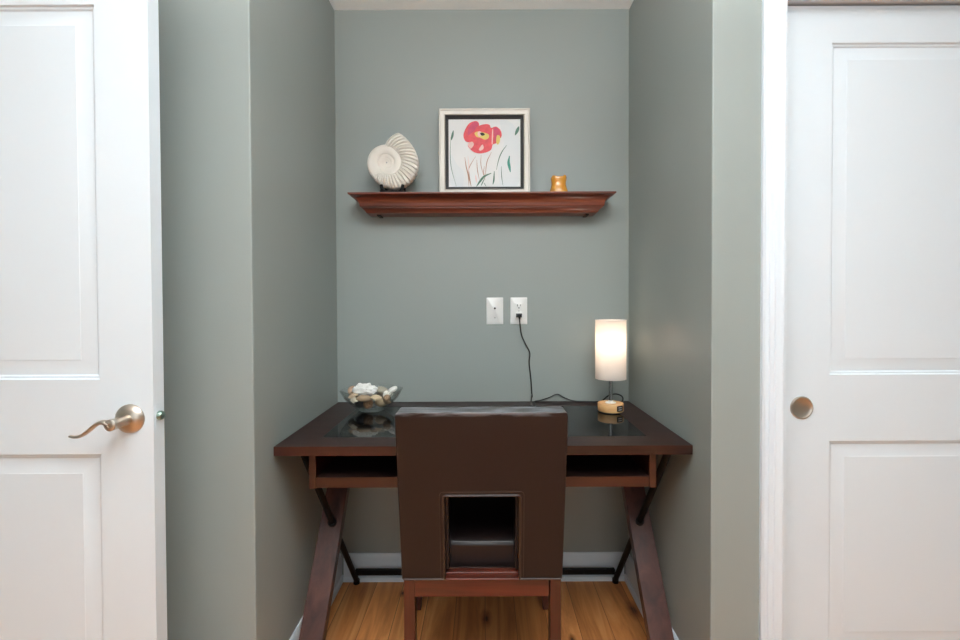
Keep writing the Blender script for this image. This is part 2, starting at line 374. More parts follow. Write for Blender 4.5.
# ------------------------------------------------------------------ doors
def door_mesh(x0, x1, z0, z1, yf, t, px0, px1, panels):
    bm = bmesh.new()
    def quad(a, b, c, d): return bm.faces.new([bm.verts.new(p) for p in (a, b, c, d)])
    xs = [x0, px0, px1, x1]
    levels = [z0]+[z for p in panels for z in p]+[z1]
    for side, sg in ((yf, 1), (yf+t, -1)):
        for i in range(len(levels)-1):
            for j in range(3):
                if i % 2 == 1 and j == 1: continue
                quad((xs[j], side, levels[i]), (xs[j+1], side, levels[i]), (xs[j+1], side, levels[i+1]), (xs[j], side, levels[i+1]))
        for za, zb in panels:
            prof = [(0, 0), (0.003, 0.0045), (0.007, 0.0055), (0.010, 0.0085), (0.013, 0.0085), (0.042, 0.0035), (0.044, 0.0025), (0.047, 0.0025)]
            rings = []
            for ins, dep in prof:
                y = side+sg*dep
                rings.append([bm.verts.new(p) for p in ((px0+ins, y, za+ins), (px1-ins, y, za+ins), (px1-ins, y, zb-ins), (px0+ins, y, zb-ins))])
            for a, b in zip(rings, rings[1:]):
                for k in range(4): bm.faces.new((a[k], a[(k+1)%4], b[(k+1)%4], b[k]))
            bm.faces.new(rings[-1])
    y0, y1 = yf, yf+t
    for i in range(len(levels)-1):
        for x in (x0, x1): quad((x,y0,levels[i]),(x,y1,levels[i]),(x,y1,levels[i+1]),(x,y0,levels[i+1]))
    for j in range(3):
        for z in (z0, z1): quad((xs[j],y0,z),(xs[j],y1,z),(xs[j+1],y1,z),(xs[j+1],y0,z))
    bmesh.ops.remove_doubles(bm, verts=bm.verts[:], dist=1e-5)
    return bm
YD = 1.08; LX1 = -0.7365; LX0 = LX1-0.762
d1 = struct(link('door_1', door_mesh(LX0, LX1, 0.012, 2.03, YD, 0.036, LX0+0.118, LX1-0.118, [(0.235, 0.829), (0.996, 1.822)]), M['white'], smooth=True, angle=20))
# lever: rosette, hub, wave lever
rc = P(128.5, 416.5, YD)
bm = bmesh.new()
lathe(bm, [(0, -0.012), (0.020, -0.012), (0.022, -0.0105), (0.0265, -0.009), (0.0285, -0.006), (0.0315, -0.004), (0.0325, 0.0)], rc.x, YD, 48, 'Y', cz=rc.z)
ros = link('door_handle', bm, M['nickel'], d1, angle=50)
bm = bmesh.new()
lathe(bm, [(0.0125, -0.012), (0.0115, -0.018), (0.0115, -0.048), (0.0125, -0.050), (0.0125, -0.060), (0.010, -0.062), (0.004, -0.062), (0.004, -0.0605), (0, -0.0605)], rc.x, YD, 32, 'Y', cz=rc.z)
lp = spline([(rc.x-0.004, YD-0.054, rc.z), (rc.x-0.016, YD-0.055, rc.z+0.0055), (rc.x-0.030, YD-0.055, rc.z+0.002), (rc.x-0.048, YD-0.054, rc.z-0.012), (rc.x-0.066, YD-0.052, rc.z-0.0235), (rc.x-0.082, YD-0.050, rc.z-0.027), (rc.x-0.094, YD-0.048, rc.z-0.0255)], 6)
tube(bm, lp, [0.0095-0.0055*(i/(len(lp)-1)) for i in range(len(lp))], 14, squash=(1.0, 0.62))
link('lever', bm, M['nickel'], ros, angle=50)
bm = bmesh.new()
zc = EYE-(413-VY)*(YD+0.02)/F
box(bm, LX1-0.0005, LX1+0.0008, YD+0.006, YD+0.030, zc-0.028, zc+0.028)
link('latch_plate', bm, M['white'], d1)
bm = bmesh.new(); lathe(bm, [(0.0105, -0.002), (0.0105, 0.006), (0.0085, 0.009), (0.003, 0.0105), (0, 0.0105)], LX1, YD+0.018, 24, 'X', cz=zc)
link('latch_bolt', bm, M['brass'], d1)

YC = 1.33
d2 = struct(link('door_2', door_mesh(DX0+0.002, DX1-0.002, 0.010, DTOP-0.006, YC, 0.035, 0.945, DX1-0.14, [(0.205, 0.780), (0.962, 1.863)]), M['white'], angle=20))
pc = P(802, 408, YC)
bm = bmesh.new()
lathe(bm, [(0.0315, 0.0), (0.0315, -0.002), (0.0295, -0.0045), (0.0275, -0.0048), (0.0262, -0.0040), (0.022, -0.0026), (0.015, -0.0014), (0.008, -0.0009), (0, -0.0007)], pc.x, YC, 48, 'Y', cz=pc.z)
link('finger_pull', bm, M['nickel'], d2, angle=40)
# ------------------------------------------------------------------ desk
DKL, DKR, DKF, DKB, DKT = -0.609, 0.601, 1.40, 2.026, 0.7485
desk = thing('writing_desk', (0, 1.70, 0), 'dark espresso wooden desk with black glass inset and crossed legs filling the alcove', 'desk')
GX0, GX1, GY0, GY1 = -0.502, 0.502, 1.497, 1.935
bm = bmesh.new()
TH = 0.0265
box(bm, DKL, DKR, DKF, GY0, DKT-TH, DKT); box(bm, DKL, DKR, GY1, DKB, DKT-TH, DKT)
box(bm, DKL, GX0, GY0, GY1, DKT-TH, DKT); box(bm, GX1, DKR, GY0, GY1, DKT-TH, DKT)
box(bm, GX0, GX1, GY0, GY1, DKT-TH, DKT-0.008)
bmesh.ops.remove_doubles(bm, verts=bm.verts[:], dist=1e-5)
# front edge faces take the redder wood
for f in bm.faces:
    f.normal_update()
    c = f.calc_center_median()
    if abs(c.y-DKF) < 1e-4: f.material_index = 1
link('desk_top', bm, [M['desktop'], M['deskedge']], desk, smooth=False)
link('glass_inset', boxes((GX0+0.001, GX1-0.001, GY0+0.001, GY1-0.001, DKT-0.0078, DKT-0.0006)), M['blackglass'], desk)
BL, BR, BF, BB, BZ = -0.517, 0.505, 1.425, 1.98, 0.618
for x0, x1 in ((BL, BL+0.020), (BR-0.020, BR)):
    link('side_panel', boxes((x0, x1, BF, BB, BZ-0.002, DKT-TH)), M['deskedge'], desk, bevel=0.0015)
bm = boxes((BL+0.020, BR-0.020, BF+0.004, BB, BZ, BZ+0.030))
for f in bm.faces:
    if abs(f.calc_center_median().y-BF-0.004) > 1e-4: f.material_index = 1
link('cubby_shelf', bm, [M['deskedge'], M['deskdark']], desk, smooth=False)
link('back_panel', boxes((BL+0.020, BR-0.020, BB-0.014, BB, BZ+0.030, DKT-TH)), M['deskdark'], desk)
for s in (-1, 1):
    X = s*0.541+0.003
    bm = bmesh.new()
    a = Vector((X+s*0.013, 1.462, 0.0)); b = Vector((X-s*0.003, 1.955, DKT-TH))
    d = (b-a).normalized()
    # flat board, trimmed level at the floor and under the top
    hw, hh = 0.038, 0.019
    slope = (b.y-a.y)/(b.z-a.z); off = hh*1.2
    vs = []
    for p, k in ((a, 0), (b, 1)):
        vs.append([bm.verts.new(q) for q in ((p.x-hw, p.y-off, p.z), (p.x+hw, p.y-off, p.z), (p.x+hw, p.y+off, p.z), (p.x-hw, p.y+off, p.z))])
    for i in range(4): bm.faces.new((vs[0][i], vs[0][(i+1)%4], vs[1][(i+1)%4], vs[1][i]))
    bm.faces.new(vs[0][::-1]); bm.faces.new(vs[1])
    link('leg', bm, M['deskleg'], desk, bevel=0.002)
    # black rod brace: top front -> through the board -> floor at the back
    bm = bmesh.new()
    Xr = s*0.546+0.004
    t0 = Vector((Xr, 1.445, DKT-TH)); t1 = Vector((Xr-s*0.010, 2.000, 0.012))
    tube(bm, [t0, t1], 0.011, 16)
    tube(bm, [t1-Vector((0, 0, 0.012)), t1+Vector((0, 0, 0.004))], 0.013, 16)
    m_ = t0.lerp(t1, 0.475); tube(bm, [m_-Vector((s*0.0, 0.012, -0.010)), m_+Vector((0, 0.012, -0.010))], 0.0145, 16)
    link('brace_rod', bm, M['blackmetal'], desk, angle=50)
link('cross_bar', boxes((-0.532, 0.532, 1.972, 1.990, 0.047, 0.069)), M['blackmetal'], desk, bevel=0.002)

# ------------------------------------------------------------------ chair
CXc = -0.008
chair = thing('desk_chair', (CXc, 1.6, 0), 'dark brown leather high-back chair with square cutout in its back and red wood legs', 'chair')
def rake(z):          # rear face depth of the backrest at height z
    return 1.335-(z-0.405)*(0.065/0.475)
ZB0, ZB1, TB = 0.397, 0.8755, 0.072
hwT, hwB = 0.2275, 0.2215
nx, nz0, nz1 = 0.1010, 0.397, 0.641
def rounded(pts, rads, seg=6):
    out = []; n = len(pts)
    for i, p in enumerate(pts):
        p = Vector(p); a = (Vector(pts[i-1])-p).normalized(); b = (Vector(pts[(i+1)%n])-p).normalized(); r = rads[i]
        if r <= 0: out.append(p); continue
        for k in range(seg+1):
            t = k/seg; q = p+a*r*(1-t)**2+b*r*t**2
            out.append(q)
    return out
outl = rounded([(-hwB, ZB0), (-nx, ZB0), (-nx, nz1), (nx, nz1), (nx, ZB0), (hwB, ZB0), (hwT, ZB1), (-hwT, ZB1)], [0.004, 0.002, 0.008, 0.008, 0.002, 0.004, 0.012, 0.012])
bm = bmesh.new()
fa = [bm.verts.new((CXc+p.x, rake(p.y), p.y)) for p in outl]
fb = [bm.verts.new((CXc+p.x, rake(p.y)+TB, p.y)) for p in outl]
n = len(outl)
bm.faces.new(fa[::-1]); bm.faces.new(fb)
for i in range(n): bm.faces.new((fa[i], fa[(i+1)%n], fb[(i+1)%n], fb[i]))
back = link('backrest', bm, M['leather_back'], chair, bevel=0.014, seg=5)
# piping round the cutout and along the bottom, seams on the outer edges
bm = bmesh.new()
cut = rounded([(-nx-0.003, ZB0), (-nx-0.003, nz1+0.003), (nx+0.003, nz1+0.003), (nx+0.003, ZB0)], [0, 0.010, 0.010, 0])
tube(bm, [(CXc+p.x, rake(p.y)+0.0005, p.y) for p in cut], 0.0034, 8)
for s in (-1, 1):
    tube(bm, [(CXc+s*(nx+0.003), rake(ZB0)+0.001, ZB0+0.001), (CXc+s*(hwB-0.003), rake(ZB0)+0.001, ZB0+0.001)], 0.003, 8)
    ns = 20
    tube(bm, [(CXc+s*(hwB+(hwT-hwB)*(k/ns)+0.0002), rake(ZB0+0.006+(ZB1-ZB0-0.024)*k/ns)+0.013, ZB0+0.006+(ZB1-ZB0-0.024)*k/ns) for k in range(ns+1)], 0.0026, 6)
cut2 = [(-nx-0.013, ZB0+0.008)] + [(p.x*1.0, p.y) for p in rounded([(-nx-0.013, ZB0), (-nx-0.013, nz1+0.013), (nx+0.013, nz1+0.013), (nx+0.013, ZB0)], [0, 0.010, 0.010, 0])[1:-1]] + [(nx+0.013, ZB0+0.008)]
tube(bm, [(CXc+x, rake(z)+0.0006, z) for x, z in cut2], 0.0012, 6)
link('piping', bm, M['piping'], back)
# inner lining of the cutout: a second, narrower rim towards the seat
bm = bmesh.new()
for (x0, x1, z0, z1) in ((-nx-0.002, -nx+0.009, ZB0+0.012, nz1), (nx-0.009, nx+0.002, ZB0+0.012, nz1), (-nx, nx, nz1-0.013, nz1+0.002)):
    v = []
    for x, z, dy in ((x0, z0, 0.030), (x1, z0, 0.030), (x1, z0, 0.076), (x0, z0, 0.076), (x0, z1, 0.030), (x1, z1, 0.030), (x1, z1, 0.076), (x0, z1, 0.076)):
        v.append(bm.verts.new((CXc+x, rake(z)+dy, z)))
    for f in ((0,3,2,1),(4,5,6,7),(0,1,5,4),(1,2,6,5),(2,3,7,6),(3,0,4,7)): bm.faces.new([v[i] for i in f])
link('cutout_lining', bm, M['leather'], back, bevel=0.003)
# seat: padded box, rear top edge dips in the middle
bm = bmesh.new()
sx, sy0, sy1, sz0, sz1 = 0.212, 1.405, 1.868, 0.388, 0.479
bmesh.ops.create_cube(bm, size=2.0)
bmesh.ops.subdivide_edges(bm, edges=bm.edges[:], cuts=13, use_grid_fill=True)
for v in bm.verts:
    u = v.co.copy()
    # superellipse rounding in section
    x = CXc+u.x*sx; y = (sy0+sy1)/2+u.y*(sy1-sy0)/2; z = (sz0+sz1)/2+u.z*(sz1-sz0)/2
    r = 0.020
    X0, X1, Y0, Y1, Z0, Z1 = CXc-sx+r, CXc+sx-r, sy0+r, sy1-r, sz0+r*0.5, sz1-r
    q = Vector((min(max(x, X0), X1), min(max(y, Y0), Y1), min(max(z, Z0), Z1)))
    dlt = Vector((x, y, z))-q
    if dlt.length > 1e-6:
        mxa = max(abs(dlt.x), abs(dlt.y), abs(dlt.z))
        v.co = q+dlt.normalized()*mxa
    else: v.co = Vector((x, y, z))
    if u.z > 0.1:
        e = max(0, 1-abs(u.x)**2)
        v.co.z += (0.010*(1-u.y**2)*e) - 0.005*e*max(0, -u.y)**4*(1 if u.z > 0.6 else 0)
link('seat', bm, M['leather'], chair, angle=80)
bm = bmesh.new()
tube(bm, [(CXc-sx+0.004, sy0+0.001, sz0+0.004), (CXc+sx-0.004, sy0+0.001, sz0+0.004)], 0.002, 8)
link('seat_piping', bm, M['piping'], chair)
# frame
link('rear_rail', boxes((CXc-0.190, CXc+0.186, 1.343, 1.366, 0.344, 0.395)), M['cherryX'], chair, bevel=0.002)
link('rear_cleat', boxes((CXc-0.190, CXc+0.186, 1.366, 1.388, 0.362, 0.4005)), M['cherryX'], chair, bevel=0.002)
for s in (-1, 1):
    xx = CXc+s*0.203
    link('side_rail', boxes((min(xx-0.010, xx+0.010), max(xx-0.010, xx+0.010), 1.382, 1.815, 0.345, 0.393)), M['cherryX'], chair, bevel=0.002)
link('front_rail', boxes((CXc-0.188, CXc+0.188, 1.822, 1.842, 0.345, 0.393)), M['cherryX'], chair, bevel=0.002)
for x in (-0.2105, 0.1960):
    bm = bmesh.new()
    zs = [0, 0.15, 0.30, 0.401]
    rings = []
    for z in zs:
        k = 0.0155; dy = 0.0
        rings.append([bm.verts.new(p) for p in ((x-k, 1.340+dy, z), (x+k, 1.340+dy, z), (x+k, 1.381+dy, z), (x-k, 1.381+dy, z))])
    for a, b in zip(rings, rings[1:]):
        for i in range(4): bm.faces.new((a[i], a[(i+1)%4], b[(i+1)%4], b[i]))
    bm.faces.new(rings[0][::-1]); bm.faces.new(rings[-1])
    link('leg', bm, M['cherryZ'], chair, bevel=0.002)
for s in (-1, 1):
    bm = bmesh.new()
    x = CXc-0.004+s*0.222; rings = []
    for z, k in ((0, 0.011), (0.2, 0.014), (0.394, 0.018)):
        off = s*(0.394-z)*0.05
        rings.append([bm.verts.new(p) for p in ((x-k+off, 1.832-k, z), (x+k+off, 1.832-k, z), (x+k+off, 1.832+k, z), (x-k+off, 1.832+k, z))])
    for a, b in zip(rings, rings[1:]):
        for i in range(4): bm.faces.new((a[i], a[(i+1)%4], b[(i+1)%4], b[i]))
    bm.faces.new(rings[0][::-1]); bm.faces.new(rings[-1])
    link('leg', bm, M['cherryZ'], chair, bevel=0.002)

# ------------------------------------------------------------------ crown ledge shelf
ST = 1.590
SX0, SX1 = -0.526, 0.513
prof = [(0.142, 0), (0.142, -0.006), (0.139, -0.010), (0.135, -0.0115)]
for k in range(9):
    t = k/8*pi/2
    prof.append((0.133-0.028*sin(t), -0.013-0.044*(1-cos(t))))
prof += [(0.1035, -0.060), (0.099, -0.0615), (0.099, -0.065), (0.094, -0.069), (0.089, -0.075), (0.085, -0.082), (0.0835, -0.0865), (0.080, -0.0885)]
bm = bmesh.new()
rings = []
for u, v in [(a_, b_*0.81) for a_, b_ in prof]:     # u: projection from wall, mitred returns at both ends
    ins = 0.142-u
    rings.append([bm.verts.new(p) for p in ((SX0+ins, YB-0.0005, ST+v), (SX0+ins, YB-u, ST+v), (SX1-ins, YB-u, ST+v), (SX1-ins, YB-0.0005, ST+v))])
for a, b in zip(rings, rings[1:]):
    for k in range(4): bm.faces.new((a[k], a[(k+1)%4], b[(k+1)%4], b[k]))
bm.faces.new(rings[0][::-1]); bm.faces.new(rings[-1])
shelf = link_at('floating_shelf', bm, M['shelfwood'], (0, YB, ST-0.0717), angle=30)
tag(shelf, 'cherry wood crown moulding shelf mounted on the grey alcove wall', 'shelf')
for x in (-0.424, 0.418):
    bm = bmesh.new(); box(bm, x-0.007, x+0.007, YB-0.060, YB-0.001, ST-0.0770, ST-0.0717)
    link('mounting_clip', bm, M['blackmetal'], shelf, bevel=0.001)

# ------------------------------------------------------------------ framed poppy picture
FX0, FX1 = (439.8-VX)*1.955/F, (530.4-VX)*1.955/F
FW = FX1-FX0; FZ0, FZ1 = ST+0.0005, ST+0.0005+0.345
YP = 1.950
pic = thing('framed_picture', ((FX0+FX1)/2, YP+0.02, FZ0), 'champagne framed square painting of a red poppy standing on the shelf', 'picture')
def ring_frame(bm, xa, xb, za, zb, prof):
    rings = []
    for ins, y in prof:
        rings.append([bm.verts.new(p) for p in ((xa+ins, y, za+ins), (xb-ins, y, za+ins), (xb-ins, y, zb-ins), (xa+ins, y, zb-ins))])
    for a, b in zip(rings, rings[1:]+rings[:1]):
        for k in range(4): bm.faces.new((a[k], a[(k+1)%4], b[(k+1)%4], b[k]))
bm = bmesh.new()
ring_frame(bm, FX0, FX1, FZ0, FZ1, [(0, YP+0.034), (0, YP+0.002), (0.002, YP), (0.006, YP+0.001), (0.008, YP+0.003), (0.021, YP+0.004), (0.0235, YP+0.002), (0.025, YP+0.003), (0.025, YP+0.034)])
link('picture_frame', bm, M['frame'], pic, angle=30)
bm = bmesh.new()
ring_frame(bm, FX0+0.025, FX1-0.025, FZ0+0.025, FZ1-0.025, [(0, YP+0.008), (0.0, YP+0.033), (0.018, YP+0.033), (0.018, YP+0.026), (0.001, YP+0.008)])
box(bm, FX0+0.025, FX1-0.025, YP+0.028, YP+0.034, FZ0+0.025, FZ1-0.025)
link('liner', bm, M['liner'], pic, angle=30)
# canvas with painted poppy (crop coordinates of the photograph: 62..632 x 62..592)
cmats = [plain('canvas_ground', rgb(230, 231, 231), 0.7, bump=0.2, bscale=500, var=0.05, vscale=9), plain('poppy_red', rgb(222, 84, 92), 0.6, var=0.3, vscale=60),
         plain('poppy_rose', rgb(204, 76, 106), 0.6, var=0.2, vscale=60), plain('poppy_yellow', rgb(226, 200, 110), 0.6, var=0.12, vscale=60),
         plain('poppy_heart', rgb(40, 34, 30), 0.6), plain('stem_brown', rgb(182, 140, 118), 0.7, var=0.15, vscale=50), plain('leaf_green', rgb(92, 128, 112), 0.7, var=0.2, vscale=50),
         plain('teal_bud', rgb(70, 148, 134), 0.7, var=0.15), plain('pale_blue_wash', rgb(225, 229, 231), 0.7, var=0.03), plain('pale_pink', rgb(240, 196, 190), 0.7)]
CX0, CX1, CZ0, CZ1 = FX0+0.025+0.0125, FX1-0.025-0.0125, FZ0+0.025+0.0125, FZ1-0.025-0.0125
YCn = YP+0.020
bm = bmesh.new(); box(bm, CX0, CX1, YCn, YCn+0.010, CZ0, CZ1)
def cc(u, v): return (CX0+(u-62)/570*(CX1-CX0), CZ1-(v-62)/530*(CZ1-CZ0))
layer = [0]
def blob(pts, mi, smooth=True):
    layer[0] += 1
    y = YCn-0.00012*layer[0]*0.5-0.0001
    p = [Vector((a, b, 0)) for a, b in pts]
    if smooth:
        n = len(p); q = []
        for i in range(n):
            p0, p1, p2, p3 = p[i-1], p[i], p[(i+1)%n], p[(i+2)%n]
            for k in range(4):
                t = k/4
                q.append(0.5*((2*p1)+(p2-p0)*t+(2*p0-5*p1+4*p2-p3)*t*t+(3*p1-p0-3*p2+p3)*t**3))
        p = q
    vs = []
    for a in p:
        x, z = cc(min(max(a.x, 64), 630), min(max(a.y, 64), 590))
        vs.append(bm.verts.new((x, y, z)))
    f = bm.faces.new(vs); f.material_index = mi
def stroke(pts, w, mi):
    c = spline([(a, b, 0) for a, b in pts], 5); L_, R_ = [], []
    for i, p in enumerate(c):
        d = (c[min(i+1, len(c)-1)]-c[max(i-1, 0)]).normalized(); nrm = Vector((-d.y, d.x, 0))
        t = i/(len(c)-1); ww = w*(0.25+0.75*sin(pi*min(1, max(0.05, t))))/2
        L_.append(p+nrm*ww); R_.append(p-nrm*ww)
    blob([(p.x, p.y) for p in L_+R_[::-1]], mi, False)
blob([(470, 70), (560, 90), (625, 200), (628, 400), (610, 580), (480, 585), (455, 420), (500, 250)], 8)
blob([(72, 330), (130, 420), (180, 470), (170, 585), (90, 585), (70, 500)], 8)
for pts, w, mi in [([(80, 200), (74, 330), (84, 450), (122, 588)], 5, 6), ([(190, 360), (200, 430), (216, 500), (222, 590)], 8, 5),
                   ([(278, 350), (240, 410), (222, 450), (215, 500)], 5, 5), ([(285, 380), (290, 460), (306, 540)], 6, 5), ([(320, 340), (318, 420), (345, 520)], 5, 5),
                   ([(402, 320), (365, 400), (352, 520)], 6, 5), ([(240, 590), (225, 520), (222, 470)], 10, 5), ([(275, 500), (282, 560)], 8, 9), ([(215, 350), (222, 420), (218, 480)], 4, 9), ([(345, 430), (340, 480), (352, 540)], 6, 5),
                   ([(524, 266), (490, 310), (462, 370), (440, 460)], 8, 6), ([(480, 430), (482, 510), (494, 588)], 6, 6), ([(424, 470), (420, 540), (412, 575)], 13, 6),
                   ([(400, 486), (345, 510), (310, 550), (280, 592)], 17, 6), ([(350, 520), (330, 560), (318, 585)], 8, 6), ([(545, 350), (538, 400), (545, 440), (552, 478)], 22, 7),
                   ([(620, 120), (608, 150), (590, 188)], 24, 6), ([(100, 150), (92, 190), (84, 225)], 18, 6), ([(340, 560), (360, 590)], 5, 6)]:
    stroke(pts, w, mi)
blob([(200, 130), (232, 90), (280, 76), (304, 96), (298, 140), (262, 190), (230, 240), (195, 232), (180, 185)], 1)
blob([(222, 128), (262, 84), (296, 92), (286, 132), (248, 168), (214, 186)], 2)
blob([(290, 120), (340, 102), (385, 104), (400, 130), (440, 120), (475, 150), (484, 190), (470, 215), (440, 250), (412, 262), (400, 300), (360, 322), (300, 330), (250, 312), (215, 268), (232, 235), (260, 190), (270, 150)], 1)
blob([(420, 140), (446, 130), (470, 160), (462, 200), (436, 240), (424, 200)], 2)
blob([(446, 190), (470, 196), (468, 240), (452, 262), (440, 240)], 3)
blob([(215, 252), (250, 238), (262, 262), (240, 292), (226, 282)], 9)
blob([(268, 172), (296, 158), (340, 166), (380, 182), (378, 210), (350, 222), (312, 206), (286, 200)], 3)
blob([(300, 158), (318, 160), (322, 186), (306, 200), (292, 180)], 9)
blob([(312, 170), (336, 168), (350, 184), (330, 192), (318, 184)], 4)
blob([(322, 268), (334, 262), (340, 290), (318, 308), (302, 300)], 9)
blob([(408, 150), (416, 150), (412, 250), (404, 252)], 9)
link('canvas', bm, cmats, pic, smooth=False)

# ------------------------------------------------------------------ ammonite on its black stand
AY = 1.925
ac = P(387.5, 161.5, AY); s1 = AY/F           # metres per pixel there
foss = thing('ammonite_fossil', (ac.x, AY, ac.z), 'cream ribbed spiral ammonite fossil standing on a small black stand at left of the shelf', 'fossil')
bm = bmesh.new()
KN, NS = 22, 3800
TBL = [(69, 32.2/1.872), (99, 17.2), (140, 17.9), (180, 18.8), (232, 20.6), (264, 24.8), (286, 28.8), (308, 31.2), (333, 32.6), (353, 32.5), (374, 31.3), (395, 30.4), (411, 30.6), (429, 32.2)]
def whorl(d):
    f = 1.0
    while d < 69: d += 360; f /= 1.872
    for (a0, r0), (a1, r1) in zip(TBL, TBL[1:]):
        if d <= a1: t = (d-a0)/(a1-a0); return f*(r0+(r1-r0)*t)
    return f*32.4
th_end = radians(430); rings = []
for i in range(NS+1):
    th = th_end-10.5*pi*(1-i/NS)
    dg = math.degrees(th)
    Ro = sum(whorl(dg+q) for q in (-14, -7, 0, 7, 14))/5*s1 if dg < 414 else whorl(dg)*s1
    Ri = Ro*0.46
    rc_, rw = (Ro+Ri)/2, (Ro-Ri)/2
    rib_amt = min(1, max(0.0, (dg-222)/40))
    end = max(0, (dg-418)/12)
    ring = []
    for k in range(KN):
        a = 2*pi*k/KN; ca, sa = cos(a), sin(a)
        rb = max(0, 1-1.9*abs(sin(th*23+0.45*ca)))
        sh = 0.12+0.88*sqrt(max(0, 1-end**2))
        rr = rw*(1-0.10*rib_amt*rb*max(0, ca)) + rw*0.10*max(0, -ca)
        r = rc_+rr*ca*(0.55+0.45*sh)
        depth_r = min(Ro, 26*s1)
        dpt = depth_r*0.25*(abs(sa)**0.5)*(1 if sa > 0 else -1)*sh*(1-0.38*rib_amt*rb)
        tt = th+0.42*(1-ca)/2*min(1, max(0, (dg-290)/130))
        ring.append(bm.verts.new((ac.x+r*cos(tt), AY+dpt, ac.z+r*sin(tt))))
    rings.append(ring)
for a, b in zip(rings, rings[1:]):
    for k in range(KN): bm.faces.new((a[k], a[(k+1)%KN], b[(k+1)%KN], b[k]))
bm.faces.new(rings[0][::-1]); bm.faces.new(rings[-1])
link('shell', bm, M['fossil'], foss, angle=70)
bm = bmesh.new()
for s in (-1, 1):
    xx = ac.x+0.026+s*0.036
    tube(bm, spline([(xx+s*0.006, AY-0.026, ST+0.030), (xx+s*0.004, AY-0.028, ST+0.018), (xx, AY-0.030, ST+0.006), (xx, AY+0.0, ST+0.006), (xx, AY+0.035, ST+0.006), (xx, AY+0.045, ST+0.05)], 5), 0.0062, 8)
    box(bm, xx-0.010, xx+0.010, AY-0.034, AY-0.014, ST+0.0005, ST+0.009)
    box(bm, xx-0.008, xx+0.008, AY+0.024, AY+0.040, ST+0.0005, ST+0.009)
box(bm, ac.x+0.026-0.036, ac.x+0.026+0.036, AY-0.032, AY-0.018, ST+0.0005, ST+0.0075)
link('display_stand', bm, M['blackmetal'], foss, angle=50)

# ------------------------------------------------------------------ amber glass piece
hx = P(558.7, 190, 1.93)
bm = bmesh.new()
def sq(r, h, a):
    k = 1/(abs(cos(a))**4+abs(sin(a))**4)**0.25
    up = 0.004*(max(0, cos(4*a+pi)))*(h/0.06) if r > 0.01 else 0
    return 1.08*r*(0.55+0.45*k), h+(up if h > 0.05 else 0)
lathe(bm, [(0, 0.0), (0.034, 0.0), (0.0345, 0.003), (0.030, 0.018), (0.0265, 0.034), (0.0265, 0.048), (0.0290, 0.060), (0.0280, 0.062), (0.024, 0.060), (0.021, 0.045), (0.020, 0.030), (0.019, 0.020), (0, 0.018)], hx.x, 1.93, 48, mod=sq)
tube(bm, spline([(hx.x+0.0235, 1.928, 0.040), (hx.x+0.0275, 1.926, 0.058), (hx.x+0.0245, 1.926, 0.069), (hx.x+0.0195, 1.927, 0.066)], 5), 0.0042, 8)
bmesh.ops.translate(bm, verts=bm.verts[:], vec=(0, 0, ST+0.0005))
tag(link_at('candle_holder', bm, M['amber'], (hx.x, 1.93, ST+0.0005), angle=60), 'small amber glass votive holder on the right end of the shelf', 'candle holder')

# ------------------------------------------------------------------ wall plates
def rounded_plate(bm, cx, cz, w, h, y0, y1, mi=0):
    o = rounded([(cx-w/2, cz-h/2), (cx+w/2, cz-h/2), (cx+w/2, cz+h/2), (cx-w/2, cz+h/2)], [0.003]*4, 4)
    i_ = rounded([(cx-w/2+0.004, cz-h/2+0.004), (cx+w/2-0.004, cz-h/2+0.004), (cx+w/2-0.004, cz+h/2-0.004), (cx-w/2+0.004, cz+h/2-0.004)], [0.002]*4, 4)
    A = [bm.verts.new((p.x, y1, p.y)) for p in o]; A2 = [bm.verts.new((p.x, y1-(y1-y0)*0.4, p.y)) for p in o]; B = [bm.verts.new((p.x, y0, p.y)) for p in i_]
    n = len(o)
    for P1, P2 in ((A, A2), (A2, B)):
        for k in range(n): bm.faces.new((P1[k], P1[(k+1)%n], P2[(k+1)%n], P2[k])).material_index = mi
    bm.faces.new(A[::-1]).material_index = mi; bm.faces.new(B).material_index = mi
pl = P(494.8, 309.8, YB)
bm = bmesh.new(); rounded_plate(bm, pl.x, pl.z, 0.070, 0.112, YB-0.006, YB-0.0003)
cp = link_at('wall_plate', bm, M['plate'], (pl.x, YB, pl.z), angle=40)
tag(cp, 'white wall plate with one small round phone hole, left of the power outlet', 'wall plate')
bm = bmesh.new(); box(bm, pl.x-0.007, pl.x+0.007, YB-0.0072, YB-0.005, pl.z+0.002, pl.z+0.019); link('jack', bm, M['plate'], cp, bevel=0.0006)
bm = bmesh.new(); lathe(bm, [(0.0042, -0.0080), (0.0042, -0.0065)], pl.x, YB, 16, 'Y', cz=pl.z+0.011); link('jack_hole', bm, M['hole'], cp)
for dz in (-0.028,):
    bm = bmesh.new(); lathe(bm, [(0, -0.0072), (0.0028, -0.0070), (0.0034, -0.0055)], pl.x, YB, 16, 'Y', cz=pl.z+dz); link('screw', bm, M['screw'], cp)
po = P(518.8, 309.8, YB)
bm = bmesh.new(); rounded_plate(bm, po.x, po.z, 0.070, 0.112, YB-0.006, YB-0.0003)
op = link_at('power_outlet', bm, M['plate'], (po.x, YB, po.z), angle=40)
tag(op, 'white duplex power outlet with a black plug in its lower socket', 'outlet')
